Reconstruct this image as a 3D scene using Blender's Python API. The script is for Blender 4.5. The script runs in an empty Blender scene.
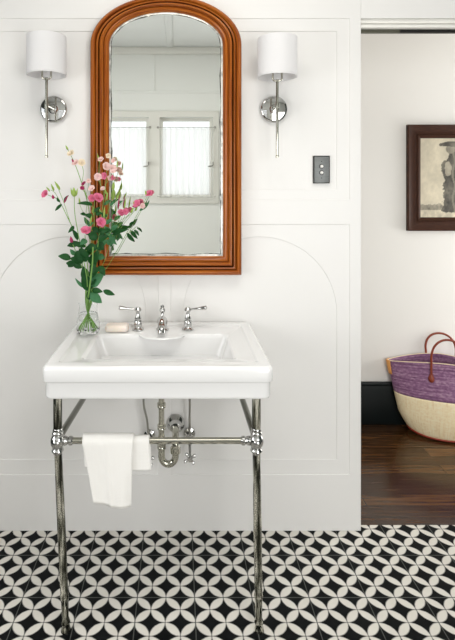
import bpy, bmesh, math, random
from mathutils import Vector, Matrix, noise as mnoise
PI = math.pi
S = bpy.context.scene
COL = S.collection

# ------------------------------------------------------------------ camera, world, lights, exposure
F, VX, VY, CAM_Y, CAM_Z = 494.0, 178.5, 191.0, -2.063, 1.42
cam = bpy.data.cameras.new('camera'); camo = bpy.data.objects.new('camera', cam); COL.objects.link(camo)
camo.location = (0, CAM_Y, CAM_Z); camo.rotation_euler = (PI / 2, 0, 0)
cam.sensor_fit = 'VERTICAL'; cam.sensor_height = 36; cam.lens = F / 640 * 36
cam.shift_x = (227.5 - VX) / 640; cam.shift_y = -(320 - VY) / 640
cam.clip_start = 0.02
S.camera = camo
S.view_settings.view_transform = 'Standard'; S.view_settings.look = 'None'
S.view_settings.gamma = 1; S.view_settings.exposure = 0.165
S.view_settings.use_curve_mapping = False
W = bpy.data.worlds.new('overcast_sky'); S.world = W; W.use_nodes = True
W.node_tree.nodes['Background'].inputs[0].default_value = (0.93, 0.97, 1.0, 1)
W.node_tree.nodes['Background'].inputs[1].default_value = 1.45

def area(name, loc, rot, sx, sy, power, col=(1, 1, 1)):
    l = bpy.data.lights.new(name, 'AREA'); l.shape = 'RECTANGLE'; l.size = sx; l.size_y = sy
    l.energy = power; l.color = col
    o = bpy.data.objects.new(name, l); COL.objects.link(o); o.location = loc; o.rotation_euler = rot
    return o
area('added_left_fill', (-1.62, -1.5, 1.3), (0, -PI / 2, 0), 1.1, 1.4, 14.5, (1.0, 0.98, 0.96))  # added fill lamp at an invented opening in the left wall
area('added_rear_fill', (1.25, -2.68, 1.15), (PI / 2, 0, 0), 1.3, 1.6, 28, (1.0, 0.985, 0.965))  # added fill lamp behind the camera, at an invented rear opening
area('added_ceiling_fill', (0.1, -1.15, 2.77), (0, 0, 0), 1.2, 0.7, 13.5, (1.0, 0.96, 0.90))  # added overhead fill, no fixture is modelled
area('added_hall_fill', (3.35, 0.5, 0.95), (0, PI / 2, 0), 1.3, 0.8, 28, (1.0, 0.97, 0.93))  # added fill lamp at the unseen hall end

# ------------------------------------------------------------------ helpers
def P(px, py, Y):
    d = Y - CAM_Y
    return Vector(((px - VX) * d / F, Y, CAM_Z - (py - VY) * d / F))
def PXm(px, Y): return (px - VX) * (Y - CAM_Y) / F
def PZm(py, Y): return CAM_Z - (py - VY) * (Y - CAM_Y) / F

def mat(name, col, rough=0.5, metal=0.0, **kw):
    m = bpy.data.materials.new(name); m.use_nodes = True
    b = m.node_tree.nodes['Principled BSDF']
    b.inputs['Base Color'].default_value = (*col, 1); b.inputs['Roughness'].default_value = rough
    b.inputs['Metallic'].default_value = metal
    for k, v in kw.items():
        b.inputs[k.replace('_', ' ')].default_value = v
    return m
class N:
    """tiny node-graph helper"""
    def __init__(s, m): s.m = m; s.t = m.node_tree; s.b = s.t.nodes['Principled BSDF']
    def n(s, typ, **kw):
        x = s.t.nodes.new(typ)
        for k, v in kw.items(): setattr(x, k, v)
        return x
    def l(s, a, b): s.t.links.new(a, b)
    def put(s, sock, v):
        if hasattr(v, 'is_output') or hasattr(v, 'links'): s.l(v, sock)
        else: sock.default_value = v
    def math(s, op, a, b=None, c=None, clamp=False):
        x = s.n('ShaderNodeMath', operation=op, use_clamp=clamp); s.put(x.inputs[0], a)
        if b is not None: s.put(x.inputs[1], b)
        if c is not None: s.put(x.inputs[2], c)
        return x.outputs[0]
    def mix(s, fac, a, b):
        x = s.n('ShaderNodeMix', data_type='RGBA'); s.put(x.inputs[0], fac)
        s.put(x.inputs[6], a if hasattr(a, 'links') else (*a, 1)); s.put(x.inputs[7], b if hasattr(b, 'links') else (*b, 1))
        return x.outputs[2]
    def coord(s, kind='Object'): return s.n('ShaderNodeTexCoord').outputs[kind]
    def mapping(s, vec, scale=(1, 1, 1), loc=(0, 0, 0), rot=(0, 0, 0)):
        x = s.n('ShaderNodeMapping'); s.l(vec, x.inputs[0]); x.inputs['Scale'].default_value = scale
        x.inputs['Location'].default_value = loc; x.inputs['Rotation'].default_value = rot; return x.outputs[0]
    def noise(s, vec, scale, detail=3, rough=0.5):
        x = s.n('ShaderNodeTexNoise'); s.l(vec, x.inputs['Vector']); x.inputs['Scale'].default_value = scale
        x.inputs['Detail'].default_value = detail; x.inputs['Roughness'].default_value = rough; return x.outputs['Fac']
    def ramp(s, fac, stops):
        x = s.n('ShaderNodeValToRGB'); s.l(fac, x.inputs[0]); e = x.color_ramp.elements
        while len(e) < len(stops): e.new(0.5)
        for i, (p, c) in enumerate(stops): e[i].position = p; e[i].color = (*c, 1)
        return x.outputs[0]
    def bump(s, h, strength=0.2, dist=0.01):
        x = s.n('ShaderNodeBump'); s.l(h, x.inputs['Height']); x.inputs['Strength'].default_value = strength
        x.inputs['Distance'].default_value = dist; s.l(x.outputs[0], s.b.inputs['Normal'])

# ------------------------------------------------------------------ materials
def paint(name, col, rough=0.45):
    m = mat(name, col, rough); g = N(m); c = g.coord()
    f = g.noise(c, 1.7, 4); g.l(g.mix(f, tuple(x * 0.985 for x in col), tuple(min(1, x * 1.01) for x in col)), g.b.inputs['Base Color'])
    g.bump(g.noise(c, 140, 2), 0.03, 0.002); return m
M = {}
M['panel_paint'] = paint('warm_white_panel_paint', (0.80, 0.79, 0.77), 0.4)
M['room_paint'] = paint('white_room_paint', (0.89, 0.90, 0.87), 0.5)
M['hall_paint'] = paint('hallway_plaster', (0.82, 0.80, 0.76), 0.7)
M['ceiling_paint'] = paint('ceiling_paint', (0.74, 0.75, 0.73), 0.6)
M['header_paint'] = paint('header_trim_paint', (0.80, 0.79, 0.74), 0.4)
M['black_paint'] = paint('black_baseboard_paint', (0.006, 0.009, 0.009), 0.35)
M['black_paint'].node_tree.nodes['Principled BSDF'].inputs['Specular IOR Level'].default_value = 0.2
M['added_dark'] = paint('added_dark_tone', (0.035, 0.045, 0.04), 0.5)  # dark tone added to unseen walls to deepen the metal reflections
M['track_grey'] = mat('olive_grey_metal', (0.10, 0.10, 0.07), 0.5, 0.3)
M['black_metal'] = mat('black_metal', (0.02, 0.02, 0.018), 0.4, 0.6)
M['porcelain'] = mat('glazed_porcelain', (0.86, 0.86, 0.855), 0.08, 0, Coat_Weight=0.4, Coat_Roughness=0.05)
def metalmat(name, col, rough):
    m = mat(name, col, rough, 1.0); g = N(m); c = g.coord()
    g.l(g.math('MULTIPLY_ADD', g.noise(c, 30, 2), 0.03, rough), g.b.inputs['Roughness'])
    return m
M['nickel'] = metalmat('polished_nickel', (0.56, 0.55, 0.48), 0.012)
M['chrome'] = metalmat('polished_chrome', (0.58, 0.58, 0.57), 0.02)
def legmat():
    m = mat('nickel_painted_reflections', (0.42, 0.415, 0.35), 0.06, 1.0); g = N(m); c = g.coord()
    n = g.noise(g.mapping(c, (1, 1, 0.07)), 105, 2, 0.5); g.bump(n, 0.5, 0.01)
    g.l(g.ramp(g.noise(g.mapping(c, (1, 1, 0.10)), 85, 2), [(0.40, (0.045, 0.045, 0.036)), (0.52, (0.30, 0.30, 0.25)), (0.62, (0.85, 0.84, 0.76))]), g.b.inputs['Base Color']); return m  # bright and dark reflection bands painted into the leg colour
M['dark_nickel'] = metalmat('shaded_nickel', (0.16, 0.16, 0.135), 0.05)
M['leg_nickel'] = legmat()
M['steel'] = metalmat('braided_steel', (0.42, 0.41, 0.38), 0.3)

def fabric(name, col, scale=600, trans=0.0, rough=0.9):
    m = mat(name, col, rough); g = N(m); c = g.coord()
    w1 = g.n('ShaderNodeTexWave', bands_direction='X'); g.l(c, w1.inputs[0]); w1.inputs['Scale'].default_value = scale / 6
    w2 = g.n('ShaderNodeTexWave', bands_direction='Z'); g.l(c, w2.inputs[0]); w2.inputs['Scale'].default_value = scale / 6
    g.bump(g.math('ADD', w1.outputs['Fac'], w2.outputs['Fac']), 0.25, 0.001)
    if trans:
        t = g.n('ShaderNodeBsdfTranslucent'); t.inputs[0].default_value = (*col, 1)
        mx = g.n('ShaderNodeMixShader'); mx.inputs[0].default_value = trans
        g.l(g.b.outputs[0], mx.inputs[1]); g.l(t.outputs[0], mx.inputs[2])
        g.l(mx.outputs[0], g.t.nodes['Material Output'].inputs[0])
    return m
M['shade'] = fabric('white_linen_shade', (0.90, 0.895, 0.90), 800, 0.3)
M['towel'] = fabric('white_waffle_cotton', (0.90, 0.885, 0.85), 420)

def curtain_mat():
    m = mat('sheer_curtain', (0.92, 0.91, 0.89), 0.9); g = N(m)
    t = g.n('ShaderNodeBsdfTranslucent'); t.inputs[0].default_value = (0.95, 0.94, 0.93, 1)
    tr = g.n('ShaderNodeBsdfTransparent'); tr.inputs[0].default_value = (0.97, 0.96, 0.95, 1)
    a = g.n('ShaderNodeMixShader'); a.inputs[0].default_value = 0.5; g.l(g.b.outputs[0], a.inputs[1]); g.l(t.outputs[0], a.inputs[2])
    b = g.n('ShaderNodeMixShader'); b.inputs[0].default_value = 0.30; g.l(a.outputs[0], b.inputs[1]); g.l(tr.outputs[0], b.inputs[2])
    g.l(b.outputs[0], g.t.nodes['Material Output'].inputs[0]); return m
M['curtain'] = curtain_mat()

def glassmat(name, col, ior, rough=0.0):
    m = mat(name, col, rough, 0, Transmission_Weight=1.0, IOR=ior); return m
M['glass'] = glassmat('clear_glass', (0.985, 0.995, 0.99), 1.12)
M['water'] = glassmat('water', (0.975, 0.99, 0.975), 1.10)
M['window_glass'] = glassmat('window_glass', (1, 1, 1), 1.02)
M['mirror'] = mat('silvered_glass', (0.93, 0.95, 0.925), 0.0, 1.0)

def mirror_patina():
    m = mat('worn_mirror_edge', (0.5, 0.5, 0.48), 0.25, 0.9); g = N(m); c = g.coord()
    f = g.noise(c, 38, 5, 0.7)
    g.l(g.ramp(f, [(0.40, (0.03, 0.03, 0.028)), (0.52, (0.15, 0.15, 0.14)), (0.66, (0.55, 0.57, 0.53))]), g.b.inputs['Base Color'])
    return m
M['patina'] = mirror_patina()
def edge_silver():
    m = mat('cloudy_silver_edge', (0.6, 0.6, 0.58), 0.3, 0.6); g = N(m); c = g.coord()
    g.l(g.ramp(g.noise(c, 22, 4, 0.6), [(0.38, (0.34, 0.34, 0.32)), (0.55, (0.78, 0.77, 0.72))]), g.b.inputs['Base Color']); return m
M['edge_silver'] = edge_silver()

def mahogany():
    m = mat('orange_shellacked_mahogany', (0.4, 0.12, 0.03), 0.3, 0, Specular_IOR_Level=0.25, Coat_Weight=0.22, Coat_Roughness=0.18); g = N(m)
    uv = g.coord('UV'); v = g.mapping(uv, (5, 60, 1)); n1 = g.noise(v, 1.2, 5, 0.6)
    v2 = g.mapping(uv, (1.6, 9, 1)); n2 = g.noise(v2, 1.4, 3)
    s = g.math('ADD', g.math('MULTIPLY', n1, 0.6), g.math('MULTIPLY', n2, 0.5))
    base = g.ramp(s, [(0.36, (0.075, 0.013, 0.002)), (0.52, (0.27, 0.060, 0.006)), (0.68, (0.54, 0.175, 0.020))])
    sep = g.n('ShaderNodeSeparateXYZ'); g.l(uv, sep.inputs[0])
    # stain plus painted-in shade in the carved grooves (v runs across the moulding)
    out = base
    for c0, w, dark in ((0.315, 0.035, 0.95), (0.475, 0.06, 1.0), (0.735, 0.028, 0.7)):
        d = g.math('ABSOLUTE', g.math('SUBTRACT', sep.outputs[1], c0))
        f = g.math('SUBTRACT', 1.0, g.math('DIVIDE', d, w), clamp=True)
        out = g.mix(g.math('MULTIPLY', f, dark), out, (0.022, 0.004, 0.002))
    g.l(out, g.b.inputs['Base Color']); g.bump(n1, 0.08, 0.002); return m
M['mahogany'] = mahogany()

def tile_mat():
    m = mat('black_white_cement_tile', (0.5, 0.5, 0.5), 0.35); g = N(m); c = g.coord()
    sep = g.n('ShaderNodeSeparateXYZ'); g.l(c, sep.inputs[0])
    L = 0.2 / 2 / math.sqrt(2)
    x = g.math('ADD', sep.outputs[0], 0.1438 + 20.0); y = g.math('ADD', sep.outputs[1], 0.1374 + 20.0)
    u = g.math('DIVIDE', g.math('ADD', x, y), L * math.sqrt(2)); v = g.math('DIVIDE', g.math('SUBTRACT', x, y), L * math.sqrt(2))
    v = g.math('ADD', v, 800.0)
    gu = g.math('ABSOLUTE', g.math('SUBTRACT', g.math('FRACT', u), 0.5)); gv = g.math('ABSOLUTE', g.math('SUBTRACT', g.math('FRACT', v), 0.5))
    mx = g.math('MAXIMUM', gu, gv); mn = g.math('MINIMUM', gu, gv)
    a = g.math('SUBTRACT', 1.0, mx)
    d2 = g.math('SQRT', g.math('ADD', g.math('MULTIPLY', a, a), g.math('MULTIPLY', mn, mn)))
    d1 = g.math('SQRT', g.math('ADD', g.math('MULTIPLY', gu, gu), g.math('MULTIPLY', gv, gv)))
    wob = g.math('MULTIPLY', g.math('SUBTRACT', g.noise(c, 90, 2), 0.5), 0.03)
    def edge(d, r): return g.math('MULTIPLY_ADD', g.math('SUBTRACT', g.math('ADD', d, wob), r), -18.0, 0.5, clamp=True)
    petal = g.math('MULTIPLY', edge(d2, 0.695), edge(d1, 0.688))
    white = g.mix(g.noise(c, 14, 3), (0.66, 0.63, 0.57), (0.80, 0.78, 0.725))
    black = g.mix(g.noise(c, 9, 4), (0.003, 0.0034, 0.004), (0.009, 0.0105, 0.011))
    col = g.mix(petal, black, white)
    fx = g.math('ABSOLUTE', g.math('SUBTRACT', g.math('FRACT', g.math('DIVIDE', g.math('ADD', x, 0.1), 0.2)), 0.5))
    fy = g.math('ABSOLUTE', g.math('SUBTRACT', g.math('FRACT', g.math('DIVIDE', g.math('ADD', y, 0.1), 0.2)), 0.5))
    gr = g.math('MINIMUM', fx, fy)
    grout = g.math('LESS_THAN', gr, 0.0085)
    col = g.mix(g.math('MULTIPLY', grout, 0.75), col, (0.11, 0.115, 0.105))
    g.l(col, g.b.inputs['Base Color'])
    g.l(g.math('MULTIPLY_ADD', g.noise(c, 11, 3), 0.25, 0.28), g.b.inputs['Roughness'])
    g.b.inputs['Specular IOR Level'].default_value = 0.05
    g.bump(g.math('SUBTRACT', g.noise(c, 60, 2), g.math('MULTIPLY', grout, 2.0)), 0.15, 0.002)
    return m
M['tile'] = tile_mat()

def wood_floor():
    m = mat('dark_walnut_boards', (0.05, 0.02, 0.01), 0.3); g = N(m); c = g.coord()
    br = g.n('ShaderNodeTexBrick'); g.l(c, br.inputs['Vector']); br.inputs['Scale'].default_value = 1.0
    br.inputs['Brick Width'].default_value = 1.35; br.inputs['Row Height'].default_value = 0.083
    br.inputs['Mortar Size'].default_value = 0.0018; br.inputs['Color1'].default_value = (0.25, 0.25, 0.25, 1)
    br.inputs['Color2'].default_value = (0.8, 0.8, 0.8, 1); br.inputs['Mortar'].default_value = (0, 0, 0, 1); br.offset = 0.37
    gr = g.noise(g.mapping(c, (2.2, 38, 1)), 1.6, 5, 0.6)
    s = g.math('ADD', g.math('MULTIPLY', gr, 0.65), g.math('MULTIPLY', br.outputs['Color'], 0.42))
    col = g.ramp(s, [(0.30, (0.007, 0.003, 0.0012)), (0.50, (0.050, 0.021, 0.007)), (0.74, (0.17, 0.078, 0.026))])
    col = g.mix(br.outputs['Fac'], col, (0.004, 0.002, 0.001))
    g.l(col, g.b.inputs['Base Color']); g.l(g.math('MULTIPLY_ADD', gr, 0.2, 0.10), g.b.inputs['Roughness'])
    g.bump(gr, 0.12, 0.002); return m
M['wood_floor'] = wood_floor()

def woven(name, c1, c2, c3, vert):
    m = mat(name, c2, 0.8); g = N(m); uv = g.coord('UV')
    a = g.noise(g.mapping(uv, (260, 3, 1) if vert else (6, 44, 1)), 1.0, 4, 0.65)
    b = g.noise(g.mapping(uv, (70, 34, 1)), 1.0, 3, 0.6)
    s = g.math('ADD', g.math('MULTIPLY', a, 0.6), g.math('MULTIPLY', b, 0.4))
    g.l(g.ramp(s, [(0.34, c1), (0.50, c2), (0.66, c3)]), g.b.inputs['Base Color'])
    g.bump(a, 0.4, 0.003); return m
M['purple_weave'] = woven('purple_woven_sisal', (0.11, 0.038, 0.10), (0.26, 0.12, 0.24), (0.52, 0.34, 0.44), False)
M['cream_weave'] = woven('natural_woven_sisal', (0.82, 0.63, 0.36), (0.95, 0.81, 0.53), (0.97, 0.90, 0.68), True)
M['leather'] = mat('red_brown_leather', (0.26, 0.045, 0.018), 0.38)
M['tan_leather'] = mat('tan_leather', (0.80, 0.36, 0.10), 0.45)
M['red_piping'] = mat('red_leather_piping', (0.33, 0.04, 0.02), 0.45)

def oldwood():
    m = mat('dark_carved_walnut_frame', (0.06, 0.02, 0.01), 0.45, 0, Specular_IOR_Level=0.15); g = N(m); uv = g.coord('UV')
    n = g.noise(g.mapping(uv, (14, 50, 1)), 1.2, 5, 0.65)
    g.l(g.ramp(n, [(0.3, (0.014, 0.006, 0.004)), (0.55, (0.055, 0.020, 0.010)), (0.8, (0.14, 0.055, 0.025))]), g.b.inputs['Base Color'])
    g.bump(n, 0.3, 0.003); return m
M['old_wood'] = oldwood()

def attr_mat(name, rough=0.6):
    m = mat(name, (1, 1, 1), rough); g = N(m); a = g.n('ShaderNodeVertexColor', layer_name='print'); g.l(a.outputs[0], g.b.inputs['Base Color']); return m
M['print'] = attr_mat('sepia_photographic_print', 0.5)

def green(name, c1, c2):
    m = mat(name, c1, 0.5, 0, Specular_IOR_Level=0.25); g = N(m); c = g.coord()
    g.l(g.mix(g.noise(c, 55, 3), c1, c2), g.b.inputs['Base Color'])
    t = g.n('ShaderNodeBsdfTranslucent'); t.inputs[0].default_value = (c2[0] * 1.3, c2[1] * 1.4, c2[2] * 0.8, 1)
    mx = g.n('ShaderNodeMixShader'); mx.inputs[0].default_value = 0.22
    g.l(g.b.outputs[0], mx.inputs[1]); g.l(t.outputs[0], mx.inputs[2]); g.l(mx.outputs[0], g.t.nodes['Material Output'].inputs[0]); return m
M['leaf_dark'] = green('dark_green_leaf', (0.004, 0.036, 0.010), (0.022, 0.115, 0.028))
M['leaf_mid'] = green('grey_green_leaf', (0.03, 0.14, 0.055), (0.085, 0.25, 0.12))
M['leaf_lime'] = green('lime_green_bud', (0.28, 0.42, 0.07), (0.42, 0.56, 0.16))
M['stem'] = green('green_stem', (0.14, 0.30, 0.06), (0.30, 0.50, 0.15))
def petal(name, a, b):
    m = green(name, a, b); return m
M['pink'] = petal('pink_petal', (0.62, 0.085, 0.24), (0.85, 0.30, 0.45))
M['pale'] = petal('pale_pink_petal', (0.80, 0.52, 0.56), (0.92, 0.74, 0.74))
M['cream'] = petal('cream_petal', (0.80, 0.66, 0.54), (0.90, 0.80, 0.70))
M['magenta'] = petal('magenta_bud', (0.30, 0.02, 0.09), (0.55, 0.06, 0.18))
M['yellow'] = mat('pale_stamen', (0.85, 0.75, 0.35), 0.6)
M['soap'] = mat('peach_soap', (0.90, 0.80, 0.71), 0.4, 0, Subsurface_Weight=0.2, Subsurface_Radius=(0.02, 0.01, 0.006))
def platemat():
    m = mat('brushed_pewter', (0.33, 0.34, 0.33), 0.5, 0.45); g = N(m); c = g.coord()
    n = g.noise(g.mapping(c, (30, 30, 500)), 1.0, 3); g.l(g.mix(n, (0.13, 0.14, 0.14), (0.24, 0.25, 0.245)), g.b.inputs['Base Color']); return m
M['pewter'] = platemat()
M['pearl'] = mat('pearl_button', (0.85, 0.84, 0.80), 0.2)
M['black_plastic'] = mat('black_button', (0.012, 0.012, 0.012), 0.25)

# ------------------------------------------------------------------ object helpers
def link(name, me, m=None, parent=None, smooth=False, loc=None):
    o = bpy.data.objects.new(name, me); COL.objects.link(o)
    if m is not None: me.materials.append(m)
    if smooth is True: me.polygons.foreach_set('use_smooth', [True] * len(me.polygons))
    if parent is not None:
        o.parent = parent; o.matrix_parent_inverse = Matrix.Translation(-Vector(parent.location)) if False else Matrix()
        # geometry is written in world coordinates: shift it into the parent's frame
        me.transform(parent.matrix_basis.inverted())
    return o
def mesh_bm(bm, name):
    bmesh.ops.recalc_face_normals(bm, faces=bm.faces)
    me = bpy.data.meshes.new(name); bm.to_mesh(me); bm.free(); return me
def auto_smooth(me, ang=40):
    me.polygons.foreach_set('use_smooth', [True] * len(me.polygons))
    bm = bmesh.new(); bm.from_mesh(me)
    for e in bm.edges:
        if len(e.link_faces) == 2 and e.calc_face_angle(0) > math.radians(ang): e.smooth = False
    bm.to_mesh(me); bm.free()
def obj(name, bm, m, parent=None, ang=40):
    me = mesh_bm(bm, name); auto_smooth(me, ang); return link(name, me, m, parent)
def tag(o, label=None, cat=None, group=None, kind=None):
    if label: o['label'] = label
    if cat: o['category'] = cat
    if group: o['group'] = group
    if kind: o['kind'] = kind
    return o
def empty(name, loc, label, cat, group=None):
    o = bpy.data.objects.new(name, None); COL.objects.link(o); o.location = loc; o.empty_display_size = 0.05
    o.matrix_basis = Matrix.Translation(loc); return tag(o, label, cat, group)
def add_box(bm, x0, x1, y0, y1, z0, z1, bev=0.0, seg=2):
    r = bmesh.ops.create_cube(bm, size=1.0); vs = r['verts']
    for v in vs:
        v.co = Vector(((x0 + x1) / 2 + v.co.x * (x1 - x0), (y0 + y1) / 2 + v.co.y * (y1 - y0), (z0 + z1) / 2 + v.co.z * (z1 - z0)))
    if bev > 0:
        es = list({e for v in vs for e in v.link_edges})
        bmesh.ops.bevel(bm, geom=es, offset=bev, segments=seg, affect='EDGES', profile=0.5)
def box(*a, **k):
    bm = bmesh.new(); add_box(bm, *a, **k); return bm
def add_tube(bm, pts, rad, seg=14, cap=True):
    pts = [Vector(p) for p in pts]; n = len(pts)
    rads = rad if isinstance(rad, (list, tuple)) else [rad] * n
    t0 = (pts[1] - pts[0]).normalized()
    up = Vector((0, 0, 1)) if abs(t0.z) < 0.9 else Vector((0, 1, 0))
    u = t0.cross(up).normalized(); rings = []
    for i, p in enumerate(pts):
        t = (pts[min(i + 1, n - 1)] - pts[max(i - 1, 0)]).normalized()
        u = (u - t * u.dot(t)).normalized(); w = t.cross(u)
        rings.append([bm.verts.new(p + (u * math.cos(a) + w * math.sin(a)) * rads[i]) for a in [2 * PI * k / seg for k in range(seg)]])
    for a, b in zip(rings, rings[1:]):
        for k in range(seg): bm.faces.new((a[k], a[(k + 1) % seg], b[(k + 1) % seg], b[k]))
    if cap: bm.faces.new(rings[0][::-1]); bm.faces.new(rings[-1])
def catmull(pts, n=8):
    pts = [Vector(p) for p in pts]; q = [pts[0] * 2 - pts[1]] + pts + [pts[-1] * 2 - pts[-2]]; out = []
    for i in range(1, len(q) - 2):
        for k in range(n):
            t = k / n; a, b, c, d = q[i - 1], q[i], q[i + 1], q[i + 2]
            out.append(0.5 * ((2 * b) + (c - a) * t + (2 * a - 5 * b + 4 * c - d) * t * t + (3 * b - a - 3 * c + d) * t ** 3))
    out.append(pts[-1]); return out
def add_lathe(bm, prof, center=(0, 0, 0), axis=(0, 0, 1), seg=28, closed=False):
    """prof: list of (r, h) along the axis"""
    ax = Vector(axis).normalized(); up = Vector((0, 1, 0)) if abs(ax.y) < 0.9 else Vector((1, 0, 0))
    u = ax.cross(up).normalized(); w = ax.cross(u); c = Vector(center); rings = []
    for r, h in prof:
        if r < 1e-6: rings.append([bm.verts.new(c + ax * h)])
        else: rings.append([bm.verts.new(c + ax * h + (u * math.cos(a) + w * math.sin(a)) * r) for a in [2 * PI * k / seg for k in range(seg)]])
    pairs = list(zip(rings, rings[1:])) + ([(rings[-1], rings[0])] if closed else [])
    for a, b in pairs:
        for k in range(seg):
            k2 = (k + 1) % seg
            if len(a) == 1 and len(b) == 1: continue
            if len(a) == 1: bm.faces.new((a[0], b[k2], b[k]))
            elif len(b) == 1: bm.faces.new((a[k], a[k2], b[0]))
            else: bm.faces.new((a[k], a[k2], b[k2], b[k]))
def lathe(prof, **k):
    bm = bmesh.new(); add_lathe(bm, prof, **k); return bm

def plate(name, loops, y_front, thick, m, bev=0.0015, kind='structure', parent=None):
    """flat board in the XZ plane with holes; loops are lists of (x, z)"""
    cu = bpy.data.curves.new(name, 'CURVE'); cu.dimensions = '2D'; cu.fill_mode = 'BOTH'
    for lp in loops:
        sp = cu.splines.new('POLY'); sp.points.add(len(lp) - 1)
        for p, (x, z) in zip(sp.points, lp): p.co = (x, z, 0, 1)
        sp.use_cyclic_u = True
    cu.extrude = thick / 2 - bev; cu.bevel_depth = bev; cu.bevel_resolution = 2; cu.offset = -bev
    tmp = bpy.data.objects.new(name + '_tmp', cu); COL.objects.link(tmp)
    dg = bpy.context.evaluated_depsgraph_get(); me = bpy.data.meshes.new_from_object(tmp.evaluated_get(dg))
    bpy.data.objects.remove(tmp); bpy.data.curves.remove(cu); me.name = name
    me.materials.clear()
    me.transform(Matrix.Translation((0, y_front + thick / 2, 0)) @ Matrix.Rotation(PI / 2, 4, 'X'))
    auto_smooth(me, 50); o = link(name, me, m, parent)
    if kind: o['kind'] = kind
    return o
def rect(x0, x1, z0, z1): return [(x0, z0), (x1, z0), (x1, z1), (x0, z1)]
def struct(name, bm, m):
    o = obj(name, bm, m); o['kind'] = 'structure'; return o

# ------------------------------------------------------------------ room shell
WX = lambda px: (px - VX) / 239.4
WZ = lambda py: CAM_Z - (py - VY) / 239.4
XL, XE, XR = -1.66, WX(361), 2.25          # left wall, end of the panelled wall, right wall
CEIL, REAR = 2.79, -2.72
HZ = WZ(18.2)                               # underside of the wall above the opening

def slab(name, x0, x1, y0, y1, z0, z1, m, bev=0): return struct(name, box(x0, x1, y0, y1, z0, z1, bev=bev), m)
slab('floor', XL, XR, REAR, 0.037, -0.05, 0.0, M['tile'])
slab('floor_hall', XE - 0.5, 3.5, 0.037, 1.1, -0.05, 0.0, M['wood_floor'])
slab('ceiling', XL - 0.1, XR + 0.1, REAR - 0.1, 0.10, CEIL, CEIL + 0.05, M['ceiling_paint'])
slab('ceiling_hall', XE - 0.5, 3.5, 0.10, 1.1, 2.45, 2.5, M['hall_paint'])
# panelled wall: deep field, arched spandrel boards, then stiles and rails on top
slab('wall_back', XL, XE, 0.008, 0.10, 0, CEIL, M['panel_paint'])
slab('wall_back_header', XE, XR, 0.0, 0.10, HZ, CEIL, M['panel_paint'])
slab('wall_back_return', 1.95, XR, 0.0, 0.10, 0, HZ, M['panel_paint'])
cols_px = [(-212.2, -33.5), (-20.7, 158.2), (170.8, 349.5)]
stile_loops = [rect(XL, XE, 0, CEIL)]
for a, b in cols_px:
    stile_loops += [rect(WX(a), WX(b), WZ(199.5), WZ(18.5)), rect(WX(a), WX(b), WZ(474.7), WZ(224.5)), rect(WX(a), WX(b), WZ(-1), WZ(-110))]
plate('trim_1', stile_loops, 0.0, 0.009, M['panel_paint'], 0.0022)
for i, (a, b) in enumerate(cols_px):
    x0, x1 = WX(a), WX(b)
    plate('trim_%d' % (2 + 2 * i), [rect(x0 - .001, x1 + .001, WZ(200), WZ(18)), rect(WX(a + 12.5), WX(b - 12.5), WZ(189.5), WZ(31))], 0.0042, 0.005, M['panel_paint'], 0.0016)
    ax0, ax1 = WX(a + 12.5), WX(b - 12.5); r = (ax1 - ax0) / 2; cx = (ax0 + ax1) / 2; cz = WZ(237) - r
    arch = [(ax0, WZ(460)), (ax1, WZ(460))] + [(cx + r * math.cos(t), cz + r * math.sin(t)) for t in [PI * k / 48 for k in range(49)]]
    plate('trim_%d' % (3 + 2 * i), [rect(x0 - .001, x1 + .001, WZ(475), WZ(224)), arch], 0.0042, 0.005, M['panel_paint'], 0.0016)
# header of the doorway: stepped trim and the dark sliding-door track behind it
slab('trim_8', XE, 1.95, 0.012, 0.085, WZ(22.3), HZ, M['header_paint'], 0.001)
slab('trim_9', XE, 1.95, 0.022, 0.04, WZ(24.2), WZ(22.3), M['header_paint'], 0.001)
slab('trim_10', XE, 1.95, 0.002, 0.03, WZ(27.3), WZ(24.4), M['header_paint'], 0.002)
slab('trim_11', WX(403), 1.95, 0.03, 0.045, WZ(30.3), WZ(27.0), M['black_metal'])
slab('trim_18', XE + 0.002, WX(403), 0.03, 0.045, WZ(30.3), WZ(27.0), M['track_grey'])
# hallway
HY = 0.957
slab('wall_hall', XE - 0.5, 3.5, HY, HY + 0.1, 0, 2.5, M['hall_paint'])
slab('wall_hall_end', XE - 0.6, XE - 0.5, 0.10, 1.05, 0, 2.5, M['hall_paint'])
slab('baseboard_hall', XE - 0.5, 3.5, HY - 0.02, HY, 0, 0.245, M['black_paint'], 0.003)
slab('trim_12', XE - 0.5, 3.5, HY - 0.028, HY, 0.236, 0.258, M['black_paint'], 0.006)
# left and right walls
slab('wall_right', XR, XR + 0.1, REAR, 0.1, 0, CEIL, M['added_dark'])
bm = bmesh.new()
for a in ((REAR, -2.25, 0, CEIL), (-0.75, 0.1, 0, CEIL), (-2.25, -0.75, 0, 0.75), (-2.25, -0.75, 2.15, CEIL)):
    add_box(bm, XL - 0.1, XL, a[0], a[1], a[2], a[3])
struct('wall_left', bm, M['added_dark'])

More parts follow.
